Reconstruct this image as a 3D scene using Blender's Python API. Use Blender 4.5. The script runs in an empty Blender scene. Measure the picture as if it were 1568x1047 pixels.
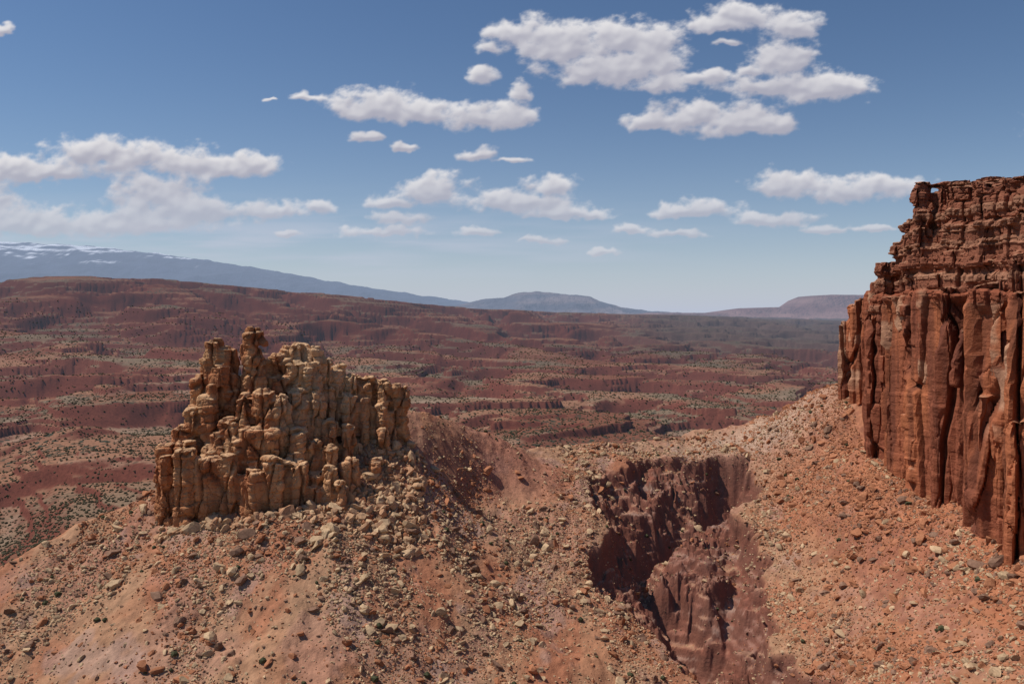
import bpy, math, numpy as np, time
from mathutils import Vector
T0=time.time()
rng=np.random.default_rng(7)
F=1231.0; CX=784.0; HY=478.0
def W(px,py,D): return ((px-CX)/F*D, D, -(py-HY)/F*D)
scene=bpy.context.scene
scene.view_settings.view_transform='Standard'
scene.view_settings.look='None'
scene.view_settings.exposure=0

# ---------------- noise ----------------
def _h(a,b,c,seed):
    with np.errstate(over='ignore'):
        n=(a.astype(np.int64).astype(np.uint32)*np.uint32(374761393)
          +b.astype(np.int64).astype(np.uint32)*np.uint32(668265263)
          +(c.astype(np.int64).astype(np.uint32)*np.uint32(2147483647) if c is not None else np.uint32(0))
          +np.uint32((seed*1274126177)&0xffffffff))
        n=(n^(n>>np.uint32(13)))*np.uint32(1274126177)
        n=(n^(n>>np.uint32(16)))*np.uint32(2246822519)
        n=n^(n>>np.uint32(15))
    return n.astype(np.float64)/4294967295.0
def n2(x,y,seed=0):
    xi=np.floor(x);yi=np.floor(y);xf=x-xi;yf=y-yi
    u=xf*xf*xf*(xf*(xf*6-15)+10);v=yf*yf*yf*(yf*(yf*6-15)+10)
    def g(dx,dy):
        a=_h(xi+dx,yi+dy,None,seed)*2*np.pi
        return np.cos(a)*(xf-dx)+np.sin(a)*(yf-dy)
    return 1.5*((g(0,0)*(1-u)+g(1,0)*u)*(1-v)+(g(0,1)*(1-u)+g(1,1)*u)*v)
def fbm(x,y,o=4,seed=0,gain=.5):
    s=0;a=1;t=0
    for i in range(o):
        s=s+a*n2(x*2**i+i*17.3,y*2**i-i*9.1,seed+i);t+=a;a*=gain
    return s/t*1.3
def ridged(x,y,o=4,seed=0):
    s=0;a=1;t=0
    for i in range(o):
        s=s+a*(1-np.abs(n2(x*2**i+i*7.7,y*2**i+i*3.1,seed+i))*2);t+=a;a*=.5
    return s/t
def n3(x,y,z,seed=0):
    xi=np.floor(x);yi=np.floor(y);zi=np.floor(z);xf=x-xi;yf=y-yi;zf=z-zi
    f=lambda t:t*t*(3-2*t)
    u,v,w=f(xf),f(yf),f(zf)
    r=0
    for dx in (0,1):
        for dy in (0,1):
            for dz in (0,1):
                r=r+_h(xi+dx,yi+dy,zi+dz,seed)*(u if dx else 1-u)*(v if dy else 1-v)*(w if dz else 1-w)
    return r*2-1
def fbm3(x,y,z,o=3,seed=0):
    s=0;a=1;t=0
    for i in range(o):
        s=s+a*n3(x*2**i,y*2**i,z*2**i,seed+i);t+=a;a*=.5
    return s/t
def cell3(x,y,z,seed=0):
    xi=np.floor(x);yi=np.floor(y);zi=np.floor(z)
    F1=np.full(x.shape,9.);F2=np.full(x.shape,9.);idv=np.zeros(x.shape)
    for dx in (-1,0,1):
        for dy in (-1,0,1):
            for dz in (-1,0,1):
                a,b,c=xi+dx,yi+dy,zi+dz
                px=a+_h(a,b,c,seed);py=b+_h(a,b,c,seed+1);pz=c+_h(a,b,c,seed+2)
                d=np.maximum(np.maximum(np.abs(px-x),np.abs(py-y)),np.abs(pz-z))*.4+.6*np.sqrt((px-x)**2+(py-y)**2+(pz-z)**2)
                i=_h(a,b,c,seed+3)
                c1=d<F1
                F2=np.where(c1,F1,np.minimum(F2,d))
                idv=np.where(c1,i,idv);F1=np.where(c1,d,F1)
    return F1,F2,idv
def ss(a,b,x):
    t=np.clip((x-a)/(b-a),0,1);return t*t*(3-2*t)
def mix(a,b,t):
    t=np.asarray(t)[...,None];return np.asarray(a)*(1-t)+np.asarray(b)*t

# ---------------- ground function ----------------
cp=[(-300,930,190),(0,895,215),(-300,1100,165),(0,1047,187),(120,832,230),(230,790,240),(120,1047,184),(120,940,206),
(240,880,212),(240,1047,181),(350,810,229),(400,803,226),(480,795,226),(480,900,202),(480,1047,178),(350,930,200),
(300,700,262),(450,680,268),(560,720,250),(560,800,232),(640,675,267),(640,740,252),(600,900,212),(650,1047,188),
(660,655,276),(700,662,288),(760,680,300),(700,750,266),(760,740,282),(700,850,236),(720,950,213),(820,690,322),(870,692,335),(850,780,274),(820,860,247),
(850,960,222),(850,1047,198),(905,850,256),(960,940,232),(1000,1047,206),(900,745,297),(925,790,275),
(930,700,330),(1000,690,342),(1060,668,368),(1090,694,345),(1150,652,365),(1160,700,330),(1210,622,360),(1270,592,352),(1340,590,348),
(1180,740,313),(1195,810,277),(1210,900,250),(1230,980,226),(1260,1060,200),(1250,680,322),(1290,640,325),(1325,680,290),(1300,760,265),
(1300,860,240),(1440,775,231),(1400,900,210),(1400,1047,173),(1568,848,190),(1568,940,172),(1568,1047,152),(1750,900,165),(1750,1100,130),
(1340,700,300),(1480,760,250),(1250,760,290),(800,1150,170),(300,1150,160),(1200,1150,178)]
P=np.array([W(*c) for c in cp]);C=P[:,:2]/100.
def U(r2): return np.where(r2>1e-12,r2*np.log(r2+1e-12),0)
n=len(C);K=U(((C[:,None]-C[None])**2).sum(-1))+np.eye(n)*0.004
A=np.zeros((n+3,n+3));A[:n,:n]=K;A[:n,n]=1;A[:n,n+1:]=C;A[n,:n]=1;A[n+1:,:n]=C.T
sol=np.linalg.solve(A,np.concatenate([P[:,2],[0,0,0]]))
def tps(x,y):
    sh=x.shape;x=x.ravel()/100;y=y.ravel()/100;o=np.full(x.shape,sol[n])+sol[n+1]*x+sol[n+2]*y
    for i in range(n):
        r2=(x-C[i,0])**2+(y-C[i,1])**2+1e-12
        o+=sol[i]*r2*np.log(r2)
    return o.reshape(sh)
crx=[-900,-300,0,120,240,400,640,700,770,860,950,1060,1150,1270,1350,2200]
crd=[180,195,215,230,243,268,276,290,306,338,345,370,366,354,350,300]
gp=[(1150,1085,190),(1090,1040,202),(1040,1000,216),(975,945,231),(915,910,243),(893,860,254),(915,800,272),(895,745,297),(925,708,325),(1000,699,337),(1060,700,337),(1100,697,341),(1150,704,332),(1175,735,315),(1140,775,296),(1170,810,277),(1185,870,260),(1180,930,243),(1215,985,226),(1290,1075,197)]
G=np.array([W(*g)[:2] for g in gp])
chA=np.array([W(*g)[:2] for g in [(1120,712,331),(1085,740,316),(1010,775,296),(975,830,272),(1040,880,255),(1075,915,243),(1050,955,232),(1095,1000,219),(1130,1047,205),(1170,1120,185)]])
chB=np.array([W(*g)[:2] for g in [(1170,760,305),(1120,810,280),(1140,860,262),(1075,915,243)]])
def poly_d(x,y,Q):
    d=np.full(x.shape,1e9);s=np.zeros(x.shape);acc=0
    for a,b in zip(Q[:-1],Q[1:]):
        e=b-a;Ln=math.hypot(*e);t=np.clip(((x-a[0])*e[0]+(y-a[1])*e[1])/(e@e),0,1);dd=np.hypot(x-a[0]-t*e[0],y-a[1]-t*e[1])
        c=dd<d;s=np.where(c,acc+t*Ln,s);d=np.where(c,dd,d);acc+=Ln
    return d,s
def gully_sd(x,y):
    d,_=poly_d(x,y,G);ins=np.zeros(x.shape,bool)
    m=len(G)
    for i in range(m):
        a=G[i];b=G[(i+1)%m]
        c=((a[1]>y)!=(b[1]>y))&(x<(b[0]-a[0])*(y-a[1])/(b[1]-a[1]+1e-9)+a[0])
        ins^=c
    return np.where(ins,d,-d)
VC={-400:[(420,905),(650,760),(1150,625),(2200,505),(3000,432)],
0:[(420,905),(500,845),(650,765),(850,695),(1150,630),(1600,575),(2200,510),(2700,456),(3100,428)],
120:[(450,850),(600,740),(850,670),(1150,615),(1600,565),(2200,510),(2700,455),(3100,424)],
240:[(450,840),(600,735),(800,680),(1100,630),(1500,580),(2200,520),(2800,458),(3200,428)],
500:[(500,790),(700,705),(1000,645),(1500,592),(2200,540),(3000,480),(3400,452)],
780:[(500,810),(700,712),(900,662),(1300,615),(2000,568),(3000,515),(4000,478)],
1030:[(500,820),(700,718),(900,670),(1500,608),(2500,548),(4000,500),(5000,485)],
1290:[(500,820),(700,710),(1500,605),(2500,552),(4000,515),(6000,494)],
2000:[(500,820),(700,710),(1500,605),(2500,552),(4000,515),(6000,494)]}
ks=sorted(VC);LD=np.linspace(math.log(400),math.log(90000),300)
tab=[]
for k in ks:
    c=VC[k];ld=[math.log(d) for d,_ in c];zz=[-(y-HY)/F*d for d,y in c]
    ld+= [math.log(9000),math.log(90000)];zz+=[zz[-1]-10,-120]
    t=np.interp(LD,ld,zz);t=np.convolve(np.pad(t,4,'edge'),np.ones(9)/9,'valid');tab.append(t)
tab=np.array(tab)
def vbase(px,y):
    l=np.clip((np.log(np.maximum(y,400))-LD[0])/(LD[1]-LD[0]),0,298.99);li=l.astype(int);lf=l-li
    kk=np.clip(np.interp(px,ks,np.arange(len(ks))),0,len(ks)-1.001);ki=kk.astype(int);kf=kk-ki;kf=kf*.5+.5*kf*kf*(3-2*kf)
    v=lambda a:tab[a,li]*(1-lf)+tab[a,li+1]*lf
    return v(ki)*(1-kf)+v(ki+1)*kf
def ground(x,y,aux=False):
    px=CX+F*x/y
    Dc=np.interp(px,crx,crd)
    znear=np.full(x.shape,-999.);gm=np.zeros(x.shape)
    M=y<560
    xm,ym,Dm=x[M],y[M],Dc[M]
    yy=np.minimum(ym,Dm+6);xx=xm*yy/ym
    z=tps(xx,yy)
    over=np.maximum(ym-Dm-2,0);z=z-0.62*over*over/(over+12)
    z=np.minimum(z,-28)
    far=ss(0,60,over)
    z+=fbm(xm/38,ym/38,3,11)*2.6*(1+far*1.5)+fbm(xm/9,ym/9,3,21)*.8+ (ridged(xm/22,ym/30,3,31)-.5)*1.8+fbm(xm/2.2,ym/2.2,3,41)*.28
    w=fbm(xm/18,ym/18,3,51)*7+fbm(xm/4,ym/4,2,52)*1.6
    sd=gully_sd(xm,ym)+w-1.5
    sd=np.where(far>0.3,-5,sd)
    jx=xm+fbm(xm/14,ym/14,3,54)*5;jy=ym+fbm(xm/14,ym/14,3,53)*5
    cd_,cs_=poly_d(jx,jy,chA);cB,_=poly_d(jx,jy,chB)
    rs=.62+.38*ss(1225,1130,px[M])
    spur=ridged(cs_/10+fbm(xm/12,ym/12,2,7)*.5,cd_/26,4,65)
    low=ss(238,222,ym)
    dep=(5.5*ss(0,2.6,sd)+2.5*ss(3,12,sd))*rs+9.5*np.exp(-(cd_/6.)**2)*ss(0,4,sd)+6.5*np.exp(-(cd_/17.)**2)*ss(0,7,sd)+4.5*np.exp(-(cB/6.)**2)*ss(0,5,sd)
    z=z-dep+ss(1,6,sd)*ss(2,8,np.minimum(cd_,cB+1))*(spur-.45)*10.*(.5+.5*rs)
    z+=ss(1,5,sd)*low*ss(3,8,cd_)*(ridged(xm/11,ym/9,3,63)-.35)*4
    T_=2.6;t=z/T_+fbm(xm/30,ym/30,2,67)*.8;fl=np.floor(t);f=t-fl
    zt_=z+T_*((.38*f+.62*ss(.4,.60,f))-f)
    lm=ss(0,3,sd)*(.35+.65*ss(-.2,.25,fbm(xm/15,ym/15,2,68)))
    z=z+(zt_-z)*lm+ss(0,3,sd)*fbm(xm/2.4,ym/2.4,3,71)*.55
    znear[M]=z;gm[M]=ss(-.3,1.2,sd)
    # valley
    vb=vbase(px,y)
    V=(y>400)&(y<16000)
    zv=vb.copy()
    xv,yv=x[V],y[V]
    wx=fbm(xv/500,yv/500,3,81)*180;wy=fbm(xv/500+9,yv/500+4,3,82)*180
    Am=np.interp(yv,[300,600,1200,2200,5000,16000],[12,20,42,66,60,10])
    r1=ridged((xv+wx)/800,(yv+wy)/480,4,91)
    r2=fbm((xv+wx)/270,(yv+wy)/180,5,95,.45)
    q=(r1-.66)*1.9+r2*.75
    q=np.where(q>.10,.10+(q-.10)*.06,q);q=np.maximum(q,-.7+(q+.7)*.15)
    zz=vb[V]+5+Am*q
    S=18.0
    t=zz/S+fbm(xv/500,yv/500,2,99)*.5
    fl=np.floor(t);f=t-fl
    tf=S*(fl+.36*f+.46*ss(.34,.43,f)+.18*ss(.70,.76,f))-(t*S-zz)
    k=ss(-.5,.0,fbm(xv/200,yv/200,3,103))*ss(450,800,yv)
    zz=zz*(1-k)+tf*k+fbm(xv/25,yv/25,3,107)*1.1
    zv[V]=zz
    zv=np.where(y<520,np.minimum(zv,-112),zv)
    z=np.maximum(znear,zv)
    if aux: return z,gm,(zv>znear)
    return z

# ---------------- terrain mesh ----------------
def make_mesh(name,V,Fq,cols=None,smooth=False,mat=None,extra=None):
    me=bpy.data.meshes.new(name)
    nv=len(V);nf=len(Fq);k=Fq.shape[1]
    me.vertices.add(nv);me.vertices.foreach_set('co',np.ascontiguousarray(V,dtype=np.float32).ravel())
    me.loops.add(nf*k);me.loops.foreach_set('vertex_index',np.ascontiguousarray(Fq,dtype=np.int32).ravel())
    me.polygons.add(nf);me.polygons.foreach_set('loop_start',np.arange(nf,dtype=np.int32)*k)
    me.polygons.foreach_set('use_smooth',np.full(nf,smooth))
    me.update(calc_edges=True)
    if cols is not None:
        a=me.attributes.new('col','FLOAT_COLOR','POINT')
        c=np.ones((nv,4),np.float32);c[:,:cols.shape[1]]=cols;a.data.foreach_set('color',c.ravel())
    if extra is not None:
        for kx,v in extra.items():
            a=me.attributes.new(kx,'FLOAT','POINT');a.data.foreach_set('value',v.astype(np.float32).ravel())
    if mat: me.materials.append(mat)
    ob=bpy.data.objects.new(name,me);scene.collection.objects.link(ob)
    return ob
def grid_faces(nr,nc):
    i=np.arange(nr-1)[:,None]*nc+np.arange(nc-1)[None]
    return np.stack([i,i+1,i+nc+1,i+nc],-1).reshape(-1,4)

# ---------------- materials ----------------
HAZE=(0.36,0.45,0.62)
def rock_mat(name,scale=1.0,bump=.5,bscale=1.2,var=.35,hazeL=60000,dots=False,haze=True):
    m=bpy.data.materials.new(name);m.use_nodes=True;nt=m.node_tree;N=nt.nodes;L=nt.links
    m.cycles.emission_sampling='NONE'
    for x in list(N):N.remove(x)
    out=N.new('ShaderNodeOutputMaterial');b=N.new('ShaderNodeBsdfDiffuse')
    at=N.new('ShaderNodeAttribute');at.attribute_name='col'
    geo=N.new('ShaderNodeNewGeometry')
    def noise(s,d=6,r=.6):
        n_=N.new('ShaderNodeTexNoise');n_.inputs['Scale'].default_value=s;n_.inputs['Detail'].default_value=d;n_.inputs['Roughness'].default_value=r
        L.new(geo.outputs['Position'],n_.inputs['Vector']);return n_
    a=noise(.35*scale,5,.7)
    mr=N.new('ShaderNodeMapRange');L.new(a.outputs[0],mr.inputs[0]);mr.inputs[1].default_value=.3;mr.inputs[2].default_value=.7;mr.inputs[3].default_value=1-var*1.5;mr.inputs[4].default_value=1+var*1.5
    vm=N.new('ShaderNodeVectorMath');vm.operation='SCALE';L.new(at.outputs['Color'],vm.inputs[0]);L.new(mr.outputs[0],vm.inputs['Scale'])
    col=vm.outputs[0]
    if dots:
        last=col
        for vs_,lo,hi in ((1/8.,.10,.36),(1/19.,.04,.27)):
            vo=N.new('ShaderNodeTexVoronoi');vo.inputs['Scale'].default_value=vs_;L.new(geo.outputs['Position'],vo.inputs['Vector'])
            dn=N.new('ShaderNodeTexNoise');dn.inputs['Scale'].default_value=1/140.;dn.inputs['Detail'].default_value=3;L.new(geo.outputs['Position'],dn.inputs['Vector'])
            dr=N.new('ShaderNodeMapRange');L.new(dn.outputs[0],dr.inputs[0]);dr.inputs[1].default_value=.36;dr.inputs[2].default_value=.58;dr.inputs[3].default_value=lo;dr.inputs[4].default_value=hi
            lt=N.new('ShaderNodeMath');lt.operation='LESS_THAN';L.new(vo.outputs['Distance'],lt.inputs[0]);L.new(dr.outputs[0],lt.inputs[1])
            vmask=N.new('ShaderNodeAttribute');vmask.attribute_name='veg'
            mm=N.new('ShaderNodeMath');mm.operation='MULTIPLY';L.new(lt.outputs[0],mm.inputs[0]);L.new(vmask.outputs['Fac'],mm.inputs[1])
            mx=N.new('ShaderNodeMix');mx.data_type='RGBA';L.new(mm.outputs[0],mx.inputs[0]);L.new(last,mx.inputs[6]);mx.inputs[7].default_value=(.055,.052,.034,1)
            last=mx.outputs[2]
        col=last
    L.new(col,b.inputs['Color'])
    bn=noise(bscale,4,.7)
    bp=N.new('ShaderNodeBump');bp.inputs['Strength'].default_value=bump;bp.inputs['Distance'].default_value=1.0/bscale*.6;L.new(bn.outputs[0],bp.inputs['Height']);L.new(bp.outputs[0],b.inputs['Normal'])
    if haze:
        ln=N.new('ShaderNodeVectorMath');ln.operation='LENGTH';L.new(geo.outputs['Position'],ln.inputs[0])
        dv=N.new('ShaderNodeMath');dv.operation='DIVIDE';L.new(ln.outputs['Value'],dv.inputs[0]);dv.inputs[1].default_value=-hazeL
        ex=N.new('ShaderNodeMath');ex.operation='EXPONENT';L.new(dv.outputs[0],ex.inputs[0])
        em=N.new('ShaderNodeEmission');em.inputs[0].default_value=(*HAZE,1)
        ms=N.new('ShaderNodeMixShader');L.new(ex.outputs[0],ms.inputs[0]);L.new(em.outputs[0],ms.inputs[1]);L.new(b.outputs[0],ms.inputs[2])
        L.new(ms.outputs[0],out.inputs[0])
    else: L.new(b.outputs[0],out.inputs[0])
    return m
def simple_mat(name,bscale):
    m=bpy.data.materials.new(name);m.use_nodes=True;nt=m.node_tree;N=nt.nodes;L=nt.links
    for x in list(N):N.remove(x)
    out=N.new('ShaderNodeOutputMaterial');b=N.new('ShaderNodeBsdfDiffuse');at=N.new('ShaderNodeAttribute');at.attribute_name='col'
    geo=N.new('ShaderNodeNewGeometry');a=N.new('ShaderNodeTexNoise');a.inputs['Scale'].default_value=bscale;a.inputs['Detail'].default_value=3;L.new(geo.outputs['Position'],a.inputs['Vector'])
    mr=N.new('ShaderNodeMapRange');L.new(a.outputs[0],mr.inputs[0]);mr.inputs[1].default_value=.3;mr.inputs[2].default_value=.7;mr.inputs[3].default_value=.8;mr.inputs[4].default_value=1.2
    vm=N.new('ShaderNodeVectorMath');vm.operation='SCALE';L.new(at.outputs['Color'],vm.inputs[0]);L.new(mr.outputs[0],vm.inputs['Scale']);L.new(vm.outputs[0],b.inputs['Color'])
    L.new(b.outputs[0],out.inputs[0]);return m
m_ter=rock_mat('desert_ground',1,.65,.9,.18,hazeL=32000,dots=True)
m_cliff=rock_mat('sandstone',1,.7,.8,.16,haze=False)
m_rub=simple_mat('rubble',2)
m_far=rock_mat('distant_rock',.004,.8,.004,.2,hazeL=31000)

az=np.radians(np.arange(-42,42.001,.058))
rr=np.concatenate([np.linspace(130,400,540,endpoint=False),np.exp(np.linspace(math.log(400),math.log(7000),640,endpoint=False)),np.exp(np.linspace(math.log(7000),math.log(90000),50))])
R,Az=np.meshgrid(rr,az,indexing='ij')
X=R*np.tan(Az)*.98;Y=R.copy()
Z,GM,ISV=ground(X,Y,True)
nr,nc=X.shape
gy,gx=np.gradient(Z);dY=np.gradient(Y,axis=0);dX=np.gradient(X,axis=1)
slope=np.hypot(gy/dY,gx/dX)
print('terrain',time.time()-T0)
soil=np.array([.345,.165,.092]);red=np.array([.34,.13,.07]);tan=np.array([.39,.24,.145]);grey=np.array([.29,.195,.155]);purp=np.array([.22,.082,.055]);pink=np.array([.36,.19,.135]);lav=np.array([.35,.24,.20])
m1=ss(-.25,.35,fbm(X/30,Y/30,4,201));m2=ss(0,.35,fbm(X/18,Y/40,4,203));m3=ss(.1,.3,fbm(X/24,Y/34,4,205))
colN=mix(soil,tan,m1*.6);colN=mix(colN,red,m2*.7);colN=mix(colN,pink,m3*.5)
colN=mix(colN,lav,ss(.2,.38,fbm(X/16+40,Y/22,4,206))*.45)
rightm=ss(85,130,X*1.0+ (300-Y)*.12);colN=mix(colN,np.array([.37,.135,.065]),rightm*.75)
rim=np.exp(-((Y-350)/22)**2)*np.exp(-((X-105)/45)**2);colN=mix(colN,np.array([.42,.32,.24]),rim*.7)
chute=np.exp(-(((X+4)/26)**2+((Y-300)/26)**2)**1.5);colN=mix(colN,np.array([.34,.15,.10]),chute*.8)
gband=ss(-.15,.3,fbm(X/12,Y/12+Z/3,4,207))
zb2=ss(-.1,.3,fbm(Z/2.5+fbm(X/40,Y/40,2,6),Z*0+.5,2,208))
gc=mix(purp,grey,gband*.4+zb2*.4);gc=mix(gc,np.array([.39,.215,.135]),ss(-.2,.25,fbm(X/16,Y/16,3,209))*.9*ss(.95,.4,slope));gc=mix(gc,purp*.7,ss(.9,1.6,slope)*.85);colN=mix(colN,gc,GM*.95)
colN=mix(colN,purp,ss(.95,1.5,slope)*.5*(1-GM))
flat=np.array([.26,.13,.078]);flat2=np.array([.185,.075,.045]);sage=np.array([.165,.135,.09]);clf=np.array([.135,.042,.028]);pale=np.array([.35,.24,.17])
v1=ss(-.2,.2,fbm(X/260,Y/260,4,211));v2=ss(-.05,.25,fbm(X/400,Y/300,4,213))
colV=mix(flat,flat2,v1);colV=mix(colV,sage,v2*.75)
zb=fbm(Z/9+fbm(X/300,Y/300,2,5),Z*0+.5,3,217);colV=mix(colV,pale,ss(.15,.4,zb)*.4*ss(.10,.3,slope))
colV=mix(colV,clf,ss(.22,.5,slope)*.95)
pt=ss(.22,.4,fbm(X/160,Y/110,4,219))*ss(.25,.1,slope)*ss(2200,900,Y);colV=mix(colV,pale,pt*.6)
colV=mix(colV,colV*np.array([.66,.60,.60]),ss(1400,2800,Y))  # valley albedo darkened towards the rim, standing in for cloud shadow
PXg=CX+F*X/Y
colV=mix(colV,np.array([.075,.058,.05]),ss(880,1060,PXg)*ss(2400,3400,Y)*.75)    # cloud shadow on the far plain, painted into the ground colour
colV=np.where((Y>7000)[...,None],np.array([.09,.065,.06]),colV)
ISf=ISV.astype(float)
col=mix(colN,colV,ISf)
veg=ISf*(1-ss(.3,.55,slope))*ss(500,800,Y)
V3=np.stack([X,Y,Z],-1).reshape(-1,3)
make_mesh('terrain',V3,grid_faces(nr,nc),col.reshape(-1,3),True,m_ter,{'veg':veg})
print('terrain mesh',time.time()-T0)

# ---------------- distant ranges ----------------
def distant(name,prof,D,foot,cols,noiseA,seed,snow=False,mesa=False):
    pxs=np.arange(prof[0][0],prof[-1][0],1.5);s=np.linspace(0,1,70)
    top=np.interp(pxs,[p[0] for p in prof],[p[1] for p in prof])
    Zt=-(top-HY)/F*D
    PX,Sx=np.meshgrid(pxs,s,indexing='xy')
    Yy=D-foot*(1-Sx);Xx=(PX-CX)/F*D
    prof_s=Sx**1.25
    if mesa: prof_s=.6*ss(0,.6,Sx)+.4*ss(.55,.68,Sx)
    Zb=-160
    ZZ=Zb+(Zt[None]-Zb)*prof_s
    nse=(ridged(Xx/(foot*.35),Yy/(foot*.5),5,seed)-.55)*noiseA
    ZZ=ZZ+nse*np.sin(np.pi*np.clip(Sx,0,1))**.7*(ss(.65,.4,Sx) if mesa else 1)+fbm(Xx/(foot*.05),Yy/(foot*.05),4,seed+9)*noiseA*(.02 if mesa else .10)*Sx
    back=np.stack([Xx[-1],Yy[-1]+foot*.5,ZZ[-1]*.2-160],-1)
    V=np.concatenate([np.stack([Xx,Yy,ZZ],-1).reshape(-1,3),back])
    c=mix(cols[0],cols[1],ss(-.3,.4,fbm(Xx/(foot*.2),ZZ/(noiseA),4,seed+3)))
    if snow:
        sn=ss(.12,.3,fbm(Xx/900,ZZ/110+Yy/900,5,77)+ss(1300,1750,ZZ)*.45-.22)*ss(1100,1350,ZZ)*(PX<330)
        c=mix(c,np.array([.75,.78,.85]),sn)
    c=np.concatenate([c.reshape(-1,3),c[-1]])
    return make_mesh(name,V,grid_faces(71,len(pxs)),c,True,m_far)
distant('snowy_mountain',[(-500,372),(-300,362),(-100,366),(0,370),(60,373),(130,376),(180,381),(240,388),(300,396),(380,408),(450,420),(520,433),(600,446),(660,454),(710,461),(750,468),(830,482)],22000,9000,[(.04,.05,.08),(.055,.065,.095)],420,301,True)
distant('distant_mountain',[(640,484),(690,470),(725,461),(745,457),(770,456),(795,448),(820,446),(860,450),(903,454),(917,461),(950,470),(990,476),(1060,480)],16000,3500,[(.07,.07,.09),(.15,.12,.125)],160,321)
distant('distant_mesa',[(940,484),(990,479),(1080,479),(1100,476),(1130,472),(1198,470),(1206,461),(1222,454.5),(1240,453),(1300,453.5),(1420,455),(1450,464),(1500,468),(1800,470)],12000,2600,[(.14,.075,.07),(.19,.11,.10)],120,341,mesa=True)

# ---------------- rock masses ----------------
class Blk:
    def __init__(s): s.v=[];s.f=[]
    def prism(s,cx,cy,z0,z1,r,rt=None,nn=7,asp=1.0,rot=None,jit=.18,tl=.18):
        rt=r if rt is None else rt
        rot=rng.uniform(0,6.28) if rot is None else rot
        a=np.sort(rng.uniform(-.25,.25,nn)+np.arange(nn)*2*np.pi/nn)
        q=rng.uniform(1-jit,1+jit,nn)
        b=len(s.v);tx,ty=rng.uniform(-.1,.1,2)*r
        tilt=rng.uniform(-tl,tl,2)
        for zz,ra in ((z0,r),(z1,rt)):
            for i in range(nn):
                x=math.cos(a[i]+rot)*q[i]*ra;y=math.sin(a[i]+rot)*q[i]*ra*asp
                s.v.append((cx+x+(tx if zz==z1 else 0),cy+y+(ty if zz==z1 else 0),zz+(x*tilt[0]+y*tilt[1] if zz==z1 else 0)))
        s.f.append([b+i for i in range(nn)][::-1]);s.f.append([b+nn+i for i in range(nn)])
        for i in range(nn):
            j=(i+1)%nn;s.f.append([b+i,b+j,b+nn+j,b+nn+i])
    def column(s,cx,cy,zb,zt,r,flare=.3,hmin=2.,hmax=5.5,jr=.13,jo=.12,asp=1.0,cap=.6,nn=7,tl=.18):
        z=zt;H=max(zt-zb,1)
        s.prism(cx,cy,z-1.6,z,r*.9,r*cap,nn=nn,tl=tl);z-=1.1
        while z>zb:
            h=rng.uniform(hmin,hmax);k=(zt-z)/H
            ra=r*(1+flare*k)*rng.uniform(1-jr,1+jr)
            s.prism(cx+rng.uniform(-jo,jo)*r,cy+rng.uniform(-jo,jo)*r,z-h-.6,z,ra*1.04,ra*.98,asp=asp,nn=nn,tl=tl);z-=h
    def build(s,voxel,smooth=0):
        me=bpy.data.meshes.new('t');me.from_pydata(s.v,[],s.f);ob=bpy.data.objects.new('t',me);scene.collection.objects.link(ob)
        md=ob.modifiers.new('r','REMESH');md.mode='VOXEL';md.voxel_size=voxel
        if smooth:
            sm_=ob.modifiers.new('s','SMOOTH');sm_.factor=.5;sm_.iterations=smooth
        dg=bpy.context.evaluated_depsgraph_get();ev=ob.evaluated_get(dg);m2_=ev.to_mesh()
        nv=len(m2_.vertices);V=np.empty(nv*3,np.float32);m2_.vertices.foreach_get('co',V);V=V.reshape(-1,3).astype(float)
        Nn=np.empty(nv*3,np.float32);m2_.vertices.foreach_get('normal',Nn);Nn=Nn.reshape(-1,3).astype(float)
        nf=len(m2_.polygons);L=np.empty(len(m2_.loops),np.int32);m2_.loops.foreach_get('vertex_index',L)
        Fq=L.reshape(nf,4)
        ev.to_mesh_clear();bpy.data.objects.remove(ob);print('remesh',nv,time.time()-T0)
        return V,Nn,Fq

# --- butte ---
B=Blk()
def col_px(px,top,base,hw,D,**k):
    x,_,zt=W(px,top,D);zb=W(px,base,D)[2];B.column(x,D,zb,zt,hw/F*D*1.02,**k)
for px,t,hw in [(258,694,16),(286,688,18),(320,696,20),(352,692,18),(388,712,21),(424,704,20),(456,708,19),(484,738,14)]:
    col_px(px,t+rng.uniform(-6,8),840,hw,235+rng.uniform(-2.5,2.5),flare=.08,hmin=14,hmax=30,jr=.05,jo=.05,cap=.85)
    col_px(px+rng.uniform(-6,6),t-14,840,hw*.85,240,flare=.1,hmin=8,hmax=16,jr=.07,cap=.8)
for px,t,hw,D in [(278,650,11,243),(296,624,13,244),(318,604,17,245),(350,640,15,241),(378,602,15,244),(404,594,18,243),(430,604,15,243),(392,652,18,240),(420,655,15,240),(362,668,13,239),(332,660,16,240),(458,656,15,243),(482,672,13,243),(502,682,12,243)]:
    col_px(px,t,800,hw,D,flare=.15,hmin=5,hmax=14,jr=.09)
for px,t,hw,D,fl in [(329,518,13,249,.22),(318,540,15,250,.2),(346,529,14,250,.18),(311,574,15,249,.15),(336,556,18,248,.15),(352,572,13,248,.1),
                  (404,551,13,254,.15),(426,539,16,256,.15),(460,525,20,259,.12),(442,533,14,258,.15),(484,530,16,259,.12),(499,547,10,259,.12),(450,552,20,255,.15),(476,556,19,255,.15),(430,574,17,253,.2),(457,594,18,251,.2),(484,594,15,252,.15),
                  (516,562,15,263,.08),(542,569,14,264,.08),(566,572,13,265,.08),(588,580,13,264,.08),(606,586,11,264,.08),(618,592,8,264,.08),(508,590,12,259,.1),(532,600,13,260,.1),(558,608,13,261,.1),(582,618,13,262,.1),(603,628,10,263,.1)]:
    col_px(px,t+rng.uniform(-2,2),760,hw,D,flare=fl,hmin=3,hmax=9,jr=.12)
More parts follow.
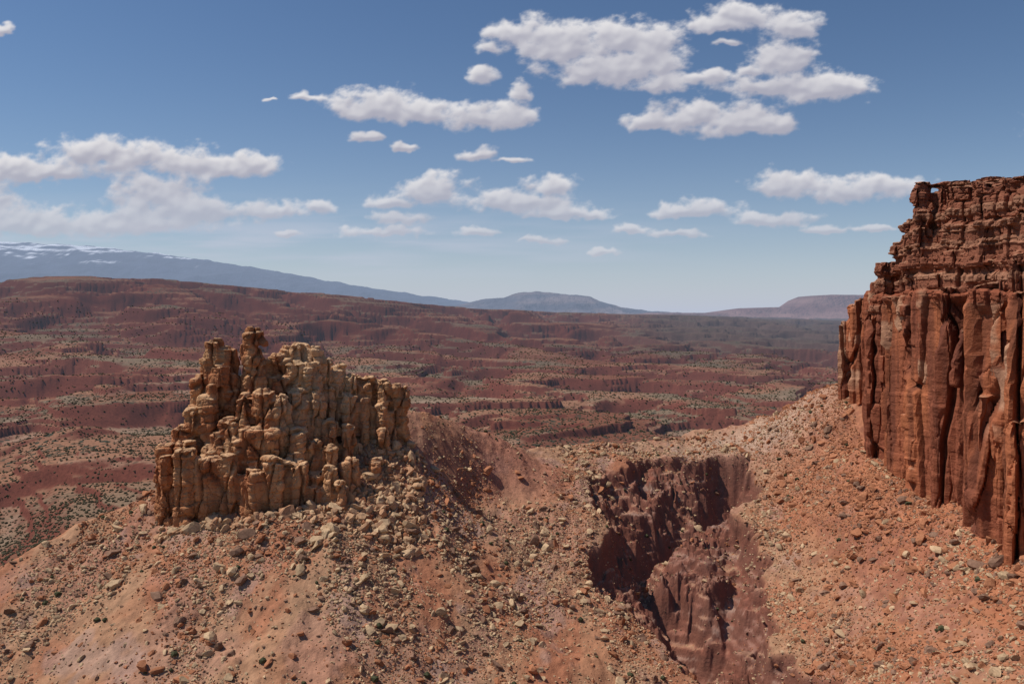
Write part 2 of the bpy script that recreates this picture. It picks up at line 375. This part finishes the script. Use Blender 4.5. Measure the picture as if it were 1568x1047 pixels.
for px,t,hw,D in [(506,640,12,251),(532,650,12,252),(588,655,10,258),(540,700,13,243),(505,712,13,238),(572,700,10,250),(522,735,10,236)]:
    col_px(px,t,800,hw,D,flare=.5,hmin=4,hmax=9)
for (py0,py1,r,ox) in [(501,513,11,0),(509,526,17,1),(522,534,12,-1),(530,548,17,1),(544,572,17,0),(568,600,18,2),(596,700,20,0)]:
    z1=W(0,py0,250)[2];z0=W(0,py1+3,250)[2];x=W(388,503,250)[0];B.prism(x+ox*.2,250,z0,z1,r/F*249,r/F*249*.9,nn=8)
V,Nn,Fq=B.build(.30,3)
def displace(V,Nn,strA,strT,bigA,bigS,smA,smS,seed=0,crack=.9,bulge=.5):
    x,y,z=V.T
    w=fbm3(x/9,y/9,z/9,2,seed)
    zl=z+w*1.6+fbm(x/25,y/25,2,seed+1)*1.5
    l=np.floor(zl/strT);fr=zl/strT-l
    sv=_h(l,l*0+3,None,seed+2)*2-1
    sn=_h(l+1,l*0+3,None,seed+2)*2-1
    svs=sv+(sn-sv)*ss(.8,1,fr)
    notch=-np.exp(-((fr-.95)/.12)**2)
    d=strA*(svs+notch*.7)*(.5+.5*ss(-.3,.3,fbm3(x/11,y/11,z/8,2,seed+40)))
    x2=x+w*1.5;y2=y+fbm3(x/7+9,y/7,z/7,2,seed+4)*1.5
    f1,f2,i1=cell3(x2/bigS[0],y2/bigS[0],z/bigS[1],seed+5)
    d=d+bigA*((i1-.5)*1.6+(.5-f1)*bulge)-bigA*crack*ss(.14,0,f2-f1)
    g1,g2,i2=cell3(x2/smS[0],y2/smS[0],zl/smS[1],seed+9)
    d=d+smA*((i2-.5)*1.4+(.5-g1)*bulge)-smA*.7*ss(.16,0,g2-g1)
    return d,i1,i2,sv,f2-f1,g2-g1,w,fr
d,i1,i2,sv,e1,e2,w,fr=displace(V,Nn,.45,2.8,.85,(5.,20.),.30,(2.1,2.3),seed=500,crack=1.5,bulge=1.2)
d+=fbm3(V[:,0]/2,V[:,1]/2,V[:,2]/2,2,77)*.18
V=V+Nn*np.array([1,1,.5])*d[:,None]
tanb=np.array([.53,.29,.15]);brn=np.array([.37,.15,.072]);pal=np.array([.66,.44,.26]);dk=np.array([.17,.07,.04])
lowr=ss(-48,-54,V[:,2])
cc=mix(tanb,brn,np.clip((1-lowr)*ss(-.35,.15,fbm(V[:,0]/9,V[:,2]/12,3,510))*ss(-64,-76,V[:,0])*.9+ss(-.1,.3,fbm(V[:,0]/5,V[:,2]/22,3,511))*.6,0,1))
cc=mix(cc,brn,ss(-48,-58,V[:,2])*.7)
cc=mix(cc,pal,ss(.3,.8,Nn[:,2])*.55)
cc=mix(cc,cc*1.15,ss(.6,1,i2)*.6);cc=mix(cc,dk,ss(.12,0,e1)*.4)
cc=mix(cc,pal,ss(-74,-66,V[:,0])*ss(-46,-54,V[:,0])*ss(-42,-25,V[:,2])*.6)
cc=mix(cc,cc*.8,ss(.2,.6,sv)*.6)
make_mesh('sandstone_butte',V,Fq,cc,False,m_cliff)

# --- cliff ---
B=Blk()
def face_x(y): return np.interp(y,[100,190,230,290,345],[119,121,123,127,139])
def baseZ(y): return np.interp(y,[100,190,230,290,345],[-60,-57,-55,-46,-30])
y=114.
while y<294:
    r=rng.uniform(7,13);fx=face_x(y)
    out=rng.uniform(-2.2,2.6)
    zt=np.interp(y,[150,190,250,275,292],[-2,-1,9,2,-8])+rng.uniform(-6,6)
    B.prism(fx+r-out,y,baseZ(y)-14,zt,r*1.08,r*1.0,nn=5,asp=rng.uniform(.9,1.2))
    if rng.random()<.6: B.prism(fx+r*.15-out+1,y+rng.uniform(-4,4),baseZ(y)-14,zt-rng.uniform(8,38),r*.4,r*.28,nn=5)
    y+=r*rng.uniform(1.0,1.5)
for yy in np.arange(110,296,9):
    zt=np.interp(yy,[150,190,250,262,275,292],[30,30,34,26,10,-2])
    B.prism(face_x(yy)+22,yy,-90,zt,15,14,nn=8);B.prism(face_x(yy)+40,yy,-90,zt+rng.uniform(-2,2),18,17,nn=8,tl=.03);B.prism(face_x(yy)+64,yy,-90,zt,20,19,nn=8,tl=.03)
y=112.
while y<256:
    fx=face_x(y)
    top=np.interp(y,[120,190,240,250,258],[33,33,39,40,36])+rng.uniform(-.8,.6)
    r=rng.uniform(5,9)
    B.column(fx+r+rng.uniform(3,7),y,-8,top,r,flare=.12,hmin=8,hmax=20,jr=.06,jo=.06,cap=.95,nn=5,tl=.03)
    B.column(fx+r+rng.uniform(.8,3.6),y+rng.uniform(-2,2),-8,top-rng.uniform(11,24),r*.85,flare=.08,hmin=8,hmax=18,jr=.05,jo=.06,cap=.95,nn=5,tl=.04)
    y+=r*rng.uniform(.8,1.2)
def cpx(px,top,D,hw,**k):
    x,_,zt=W(px,top,D);B.column(x+hw/F*D,D,baseZ(D)-14,zt,hw/F*D,cap=.95,tl=.04,**k)
cpx(1396,278,252,15,flare=.5,hmin=3,hmax=6);cpx(1386,335,257,18,flare=.3);cpx(1378,345,262,20,flare=.15)
cpx(1368,372,268,16,flare=.15);cpx(1342,402,280,17,flare=.1,hmin=8,hmax=14,jr=.06);cpx(1336,430,286,20,flare=.1,hmin=10,hmax=20,jr=.06);cpx(1330,470,292,22,flare=.05,hmin=12,hmax=20,jr=.06)
cpx(1440,300,250,14,flare=.2);cpx(1455,284,246,16,flare=.2)
for px,t,D,hw in [(1283,492,338,11),(1296,466,334,12),(1312,455,330,13),(1325,445,322,14),(1338,425,312,16),(1350,405,302,16)]:
    x,_,zt=W(px,t,D);r=hw/F*D;B.column(x+r*.9,D,baseZ(D)-16,zt,r,flare=.15,hmin=10,hmax=24,jr=.05,jo=.05)
    B.column(x+r*2.6,D,baseZ(D)-16,zt+2,r*1.3,flare=.1,hmin=10,hmax=20,jr=.05)
V,Nn,Fq=B.build(.40,1)
up=ss(-2,2,V[:,2]-2+fbm(V[:,0]/20,V[:,1]/20,2,600)*8)*ss(300,285,V[:,1])
x,yv,z=V.T
w=fbm3(x/9,yv/9,z/9,2,620)
zl=z+fbm(x/40,yv/40,2,621)*3+w*.6
dU=0
for T_,A_,sd_ in ((6.5,1.2,622),(2.3,.6,623),(.9,.2,624)):
    l=np.floor(zl/T_);fr=zl/T_-l;a0=_h(l,l*0+3,None,sd_)*2-1;a1=_h(l+1,l*0+3,None,sd_)*2-1
    dU=dU+A_*(a0+(a1-a0)*ss(.85,1,fr)-.4*np.exp(-((fr-.96)/.09)**2))
    if T_==2.3: svb=a0
    if T_==6.5: sva=a0
bed=dU.copy()
dU=dU*(.6+.4*ss(-.3,.3,fbm3(x/14,yv/14,z/10,2,627)))
lb=np.floor(zl/6.5)
f1,f2,i1=cell3((x+w)/5.5,(yv+w)/5.5,lb*3.1+.5,625);g1,g2,i2=cell3((x+w)/2.4,(yv+w)/2.4,zl/3.,629)
dU=dU+1.0*(i1-.5)*2*.8-1.2*ss(.09,0,f2-f1)+.4*(i2-.5)*2-.4*ss(.07,0,g2-g1);eU=f2-f1
f1,f2,iL=cell3((x+w*1.)/10,(yv+w*1.)/10,z/80+w*.1,640)
h1,h2,iS=cell3((x+w)/5.,(yv+w*.8)/5.,z/34+w*.3,660)
crk=ss(-.3,.2,fbm3(x/20,yv/20,z/22,2,671))
dL=1.7*(iL-.5)*2-2.8*ss(.09,0,f2-f1)+(.85*(iS-.5)*2-.9*ss(.06,0,h2-h1))*(.3+.7*crk)+fbm3(x/3,yv/3,z/6,3,8)*.25+bed*.16
d=dL*(1-up)+dU*up
V=V+Nn*np.array([1,1,.3])*d[:,None]
org=np.array([.38,.13,.062]);dor=np.array([.25,.082,.046]);ub=np.array([.24,.092,.056]);pp=np.array([.47,.27,.17]);var_=np.array([.10,.040,.030])
cl=mix(org,dor,ss(-.35,.35,fbm3(x/12,yv/12,z/30,3,9)))
st=ss(.0,.35,fbm3(x/2.2,yv/2.2,z/40,3,12));cl=mix(cl,var_,st*.5)
pm=((iS>.76)).astype(float)*ss(-.05,.15,fbm3(x/10,yv/10,z/9,3,14))*ss(-34,-26,z)
cl=mix(cl,pp,pm*.75)
cu=mix(ub,dor,ss(-.2,.5,sva));cu=mix(cu,pp*.85,ss(.4,.9,svb)*.4);cu=mix(cu,var_,ss(-.5,-.9,svb)*.4)
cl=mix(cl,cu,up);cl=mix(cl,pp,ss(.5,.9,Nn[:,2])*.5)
cl=mix(cl,var_,ss(.08,0,np.where(up>.5,eU,f2-f1))*.6)
make_mesh('sandstone_cliff',V,Fq,cl,False,m_cliff)

# ---------------- scattered rocks ----------------
import bmesh
def ico(sub):
    bm=bmesh.new();bmesh.ops.create_icosphere(bm,subdivisions=sub,radius=1)
    v=np.array([p.co[:] for p in bm.verts]);f=np.array([[q.index for q in t.verts] for t in bm.faces]);bm.free();return v,f
def rock_variants(sub,k):
    v,f=ico(sub);o=[]
    for _ in range(k):
        q=v.copy()
        for _ in range(8):
            nn_=rng.normal(size=3);nn_/=np.linalg.norm(nn_);dd=rng.uniform(.25,.7)
            t=q@nn_;q=np.where((t>dd)[:,None],q-nn_*(t-dd)[:,None],q)
        q*=rng.uniform(.6,1.35,3)[None];q+=rng.normal(size=q.shape)*.03;o.append(q)
    return np.array(o),f
def rotm(nk):
    a=rng.normal(size=(nk,4));a/=np.linalg.norm(a,axis=1)[:,None];w,x,y,z=a.T
    return np.stack([1-2*(y*y+z*z),2*(x*y-z*w),2*(x*z+y*w),2*(x*y+z*w),1-2*(x*x+z*z),2*(y*z-x*w),2*(x*z-y*w),2*(y*z+x*w),1-2*(x*x+y*y)],1).reshape(-1,3,3)
def scatter(name,pos,size,cols,vars_,f,mat,rot=True,flatz=1.):
    k=len(pos);pick=vars_[rng.integers(0,len(vars_),k)]
    if rot: pick=np.einsum('kij,kvj->kvi',rotm(k),pick)
    pick=pick*np.array([1,1,flatz]);V=(pick*size[:,None,None]+pos[:,None]).reshape(-1,3)
    nv=vars_.shape[1];Fc=(f[None]+(np.arange(k)*nv)[:,None,None]).reshape(-1,3)
    return make_mesh(name,V,Fc,np.repeat(cols,nv,0),False,mat)
def near_pts(k,ymin=150,ymax=372):
    y=np.sqrt(rng.uniform(ymin**2,ymax**2,k));px=rng.uniform(-60,1640,k);x=(px-CX)/F*y
    Dc=np.interp(px,crx,crd);ok=(y<Dc+6)&(x<face_x(y)+4);return x[ok],y[ok],px[ok]
x,y,px=near_pts(260000)
bd=np.hypot((x+48)/45,(y-232)/32)
sd=gully_sd(x,y)
pn=fbm(x/22,y/34,4,700);fd=face_x(y)-x
den=ss(-.18,.2,pn)*.75+.12+.6*np.exp(-(bd/1.1)**2)*ss(-.35,0,pn)+.65*np.exp(-((sd+6)/9)**2)+.45*np.exp(-((fd-10)/16)**2)
den*=np.where(sd>2,.3,1)
den*=1-.93*np.exp(-(((x+4)/26)**2+((y-300)/26)**2)**1.5)
keep=rng.random(len(x))<den;x,y,px=x[keep],y[keep],px[keep];bd=bd[keep];sd=sd[keep];fd=fd[keep]
size=.23*(1-rng.random(len(x)))**(-1/2.85);size=np.minimum(size,1.7)
big=ss(.1,.5,fbm(x/20,y/20,3,710));size*=1+.4*big+.4*np.exp(-(bd/1.1)**2)+.3*np.exp(-((fd-10)/14)**2)
z=ground(x,y)+size*.12
rt=np.array([.48,.33,.20]);rr_=np.array([.37,.16,.085]);rd=np.array([.24,.14,.095])
t=rng.random(len(x));c=mix(rt,rr_,(t+fbm(x/25,y/25,2,720)*.5+ss(60,120,x)*.4>.62).astype(float));c=mix(c,rd,(rng.random(len(x))<.2).astype(float));c*=rng.uniform(.75,1.1,len(x))[:,None]
v1_,f1_=rock_variants(1,30);v2_,f2_=rock_variants(2,24)
sm=size<.85
pos=np.stack([x,y,z],1)
scatter('talus_rocks',pos[sm],size[sm],c[sm],v1_,f1_,m_rub,flatz=.8)
scatter('boulders',pos[~sm],size[~sm],c[~sm],v2_,f2_,m_rub,flatz=.8)
k=1500;px=np.concatenate([rng.uniform(470,650,k),rng.uniform(240,480,300)]);D=np.concatenate([rng.uniform(226,264,k),rng.uniform(228,231,300)])
x=(px-CX)/F*D;y=D;z=ground(x,y);s_=rng.uniform(.5,1,k+300)**2*rng.choice([1.2,2,3.],k+300,p=[.66,.27,.07])
scatter('rubble_heap',np.stack([x,y,z+s_*.3],1),s_,mix(rt,rr_,rng.random(k+300)*.7),v2_,f2_,m_rub)
print('rocks',time.time()-T0, sm.sum(),(~sm).sum())

# ---------------- shrubs ----------------
v,f=ico(1);vs=np.array([v*rng.uniform(.7,1.25,(len(v),1))*np.array([1,1,.8]) for _ in range(20)])
k=85000;y=np.exp(rng.uniform(math.log(400),math.log(2600),k));px=rng.uniform(-80,1400,k);x=(px-CX)/F*y
d=ss(-.35,.2,fbm(x/120,y/120,4,800));kp=rng.random(k)<d*.75+.2;x,y=x[kp],y[kp]
z,_,isv=ground(x,y,True);x,y,z=x[isv],y[isv],z[isv]
s_=rng.uniform(.4,1.3,len(x))*np.interp(y,[400,2600],[.85,2.0])
c=mix(np.array([.045,.045,.028]),np.array([.14,.115,.075]),rng.random(len(x))**1.2)
scatter('desert_shrubs',np.stack([x,y,z+s_*.3],1),s_,c,vs,f,m_rub,False)
x,y,px=near_pts(420);s_=rng.uniform(.35,1.0,len(x));z=ground(x,y)
scatter('hillside_shrubs',np.stack([x,y,z+s_*.4],1),s_,np.tile([.07,.07,.038],(len(x),1)),vs,f,m_rub,False)
print('shrubs',time.time()-T0)

# ---------------- clouds ----------------
blobs=[(170,238,110,30),(310,254,110,24),(385,255,40,20),(40,264,110,22),(240,300,80,34),(300,326,120,26),(50,345,120,26),(180,345,130,26),(410,325,60,14),(490,318,28,13),
(-80,300,120,60),(575,165,72,30),(650,178,70,20),(735,182,70,24),(785,180,36,24),(560,214,28,11),(612,225,20,6),(470,150,24,8),(412,151,10,4),(735,240,32,15),(785,247,32,6),
(790,52,50,20),(860,72,85,38),(960,62,80,32),(1000,85,45,45),(930,112,90,30),(1010,130,50,18),(740,116,26,20),(797,142,20,22),(750,75,22,10),
(1090,40,50,12),(1140,28,60,24),(1220,42,46,26),(1110,67,24,8),(1205,90,50,30),(1250,138,82,30),(1180,135,80,20),(1085,120,45,14),(1300,140,35,14),(1150,108,30,12),
(1000,190,52,16),(1060,178,60,26),(1130,190,80,30),(1190,195,38,16),(665,293,56,26),(600,312,44,14),(800,312,90,24),(842,288,44,15),(905,330,28,9),(610,337,54,13),(590,357,66,8),(860,330,60,10),
(1080,320,58,16),(1040,325,50,12),(1185,337,62,13),(965,351,32,8),(1040,359,42,8),(1205,284,62,24),(1290,294,90,22),(1360,288,60,18),
(1270,352,40,8),(1335,352,50,6),(735,356,34,9),(825,370,38,7),(925,388,24,7),(440,358,28,5),(1540,300,40,14),(5,47,16,9),
(1700,200,120,40),(-300,120,120,40),(-250,250,150,40),(1750,330,140,18)]
st=.00125
tx=np.arange(-.86,.86,st);tz=np.arange(-.01,.56,st)
TX,TZ=np.meshgrid(tx,tz);PX=CX+F*TX;PY=HY-F*TZ
wx=fbm(PX/60,PY/40,3,901)*14+fbm(PX/18,PY/14,2,902)*5;wy=fbm(PX/60,PY/40,3,903)*7+fbm(PX/18,PY/14,2,904)*3.5
fld=np.full(PX.shape,-3.)
for cx,cy,hw,hh in blobs:
    i0=np.searchsorted(tz,(HY-cy-hh*3-30)/F);i1_=np.searchsorted(tz,(HY-cy+hh*3+30)/F);j0=np.searchsorted(tx,(cx-hw*2.5-30-CX)/F);j1=np.searchsorted(tx,(cx+hw*2.5+30-CX)/F)
    s=(slice(i0,i1_),slice(j0,j1))
    if i1_<=i0 or j1<=j0: continue
    X_=(PX[s]+wx[s]-cx)/(hw*1.12);Y_=(PY[s]+wy[s]-cy)/(hh*1.18);Y_=np.where(Y_>0,Y_/.66,Y_)
    r=np.sqrt(X_*X_+Y_*Y_);fld[s]=np.logaddexp(fld[s]*6,(1-r)*6)/6
nz=fbm(PX/42,PY/28,6,911,.6)
fn=fld*1.05+nz*.55+.05
al=ss(0,.55,fn)*.98
def blur(a,r):
    k_=np.exp(-.5*(np.arange(-3*r,3*r+1)/r)**2);k_/=k_.sum()
    from numpy.fft import rfft,irfft
    n1=a.shape[1]+6*r;a=irfft(rfft(a,n1,axis=1)*rfft(k_,n1),n1,axis=1)[:,3*r:3*r+a.shape[1]]
    n0=a.shape[0]+6*r;a=irfft(rfft(a,n0,axis=0)*rfft(k_,n0)[:,None],n0,axis=0)[3*r:3*r+a.shape[0]]
    return a
thick=np.clip(fn,0,1.0)
hgt=blur(np.sqrt(thick+.02)*26+fbm(PX/30,PY/22,4,915,.55)*9,2)
hy,hx=np.gradient(hgt,st*F,st*F)
lam=np.clip((.55-.75*hy+.35*hx)/(np.sqrt(1+hx*hx+hy*hy)),-.3,1.2)
above=np.zeros_like(fn);acc=np.zeros(fn.shape[1])
for i in range(fn.shape[0]-1,-1,-1):
    acc=acc*.95+thick[i]*.05*1.6;above[i]=acc
lit=np.clip(.50+.20*lam+.34*np.exp(-above*3.4)+nz*.06,0,1)
low=ss(230,400,PY)
veil=ss(-.4,.5,fbm(PX/260,PY/26,4,921))*np.exp(-((PY-375)/50)**2)*.62*ss(1350,350,PX)
haze=.95*np.exp(-np.clip(478-PY,0,None)/105.)
top=np.array([.79,.775,.79]);bot=np.array([.41,.41,.49])
cc=mix(bot,top,ss(.46,.96,lit));cc=mix(cc,np.array([.60,.61,.68]),low*.45)
ca=al*(1-low*.35)
hz=np.array([.48,.53,.66])
va=1-(1-veil)*(1-haze)
a2=1-(1-ca)*(1-va)
cc=(cc*ca[...,None]+mix(hz,np.array([.55,.58,.68]),veil)*(va*(1-ca))[...,None])/np.maximum(a2,1e-3)[...,None]
Dm=80000/np.sqrt(1+TX**2+TZ**2)
V=np.stack([TX*Dm,Dm,TZ*Dm],-1).reshape(-1,3)
m=bpy.data.materials.new('cloud');m.use_nodes=True;nt=m.node_tree;N=nt.nodes;L=nt.links
m.cycles.emission_sampling='NONE'
for q in list(N):N.remove(q)
o=N.new('ShaderNodeOutputMaterial');e=N.new('ShaderNodeEmission');tr=N.new('ShaderNodeBsdfTransparent');mx=N.new('ShaderNodeMixShader')
a=N.new('ShaderNodeAttribute');a.attribute_name='col';L.new(a.outputs['Color'],e.inputs[0]);L.new(a.outputs['Alpha'],mx.inputs[0]);L.new(tr.outputs[0],mx.inputs[1]);L.new(e.outputs[0],mx.inputs[2]);L.new(mx.outputs[0],o.inputs[0])
c4=np.concatenate([cc,a2[...,None]],-1).reshape(-1,4)
make_mesh('sky_clouds',V,grid_faces(*TX.shape),c4,True,m)
print('clouds',time.time()-T0)

# ---------------- light ----------------
el=math.radians(57);azs=math.radians(-84)
sdir=Vector((math.sin(azs)*math.cos(el),math.cos(azs)*math.cos(el),math.sin(el)))
ld=bpy.data.lights.new('sun','SUN');ld.energy=4.4;ld.angle=math.radians(.5);ld.color=(1,.94,.86)
lo=bpy.data.objects.new('sun',ld);lo.rotation_euler=sdir.to_track_quat('Z','Y').to_euler();lo.location=(0,0,300);scene.collection.objects.link(lo)
w=bpy.data.worlds.new('World');scene.world=w;w.use_nodes=True;nt=w.node_tree
bg=nt.nodes['Background'];sk=nt.nodes.new('ShaderNodeTexSky');sk.sky_type='NISHITA';sk.sun_disc=False;sk.sun_elevation=el;sk.sun_rotation=azs%(2*math.pi)
sk.altitude=1500;sk.air_density=1.1;sk.dust_density=.3;sk.ozone_density=2.6
hs=nt.nodes.new('ShaderNodeHueSaturation');hs.inputs['Saturation'].default_value=1.1;hs.inputs['Hue'].default_value=.503
nt.links.new(sk.outputs[0],hs.inputs['Color']);nt.links.new(hs.outputs[0],bg.inputs[0]);bg.inputs[1].default_value=.08
cd=bpy.data.cameras.new('camera');cd.lens=36*F/1568;cd.sensor_width=36;cd.shift_y=-45.5/1568;cd.clip_end=200000;cd.clip_start=1
co=bpy.data.objects.new('camera',cd);co.rotation_euler=(math.pi/2,0,0);scene.collection.objects.link(co);scene.camera=co
print('done',time.time()-T0)
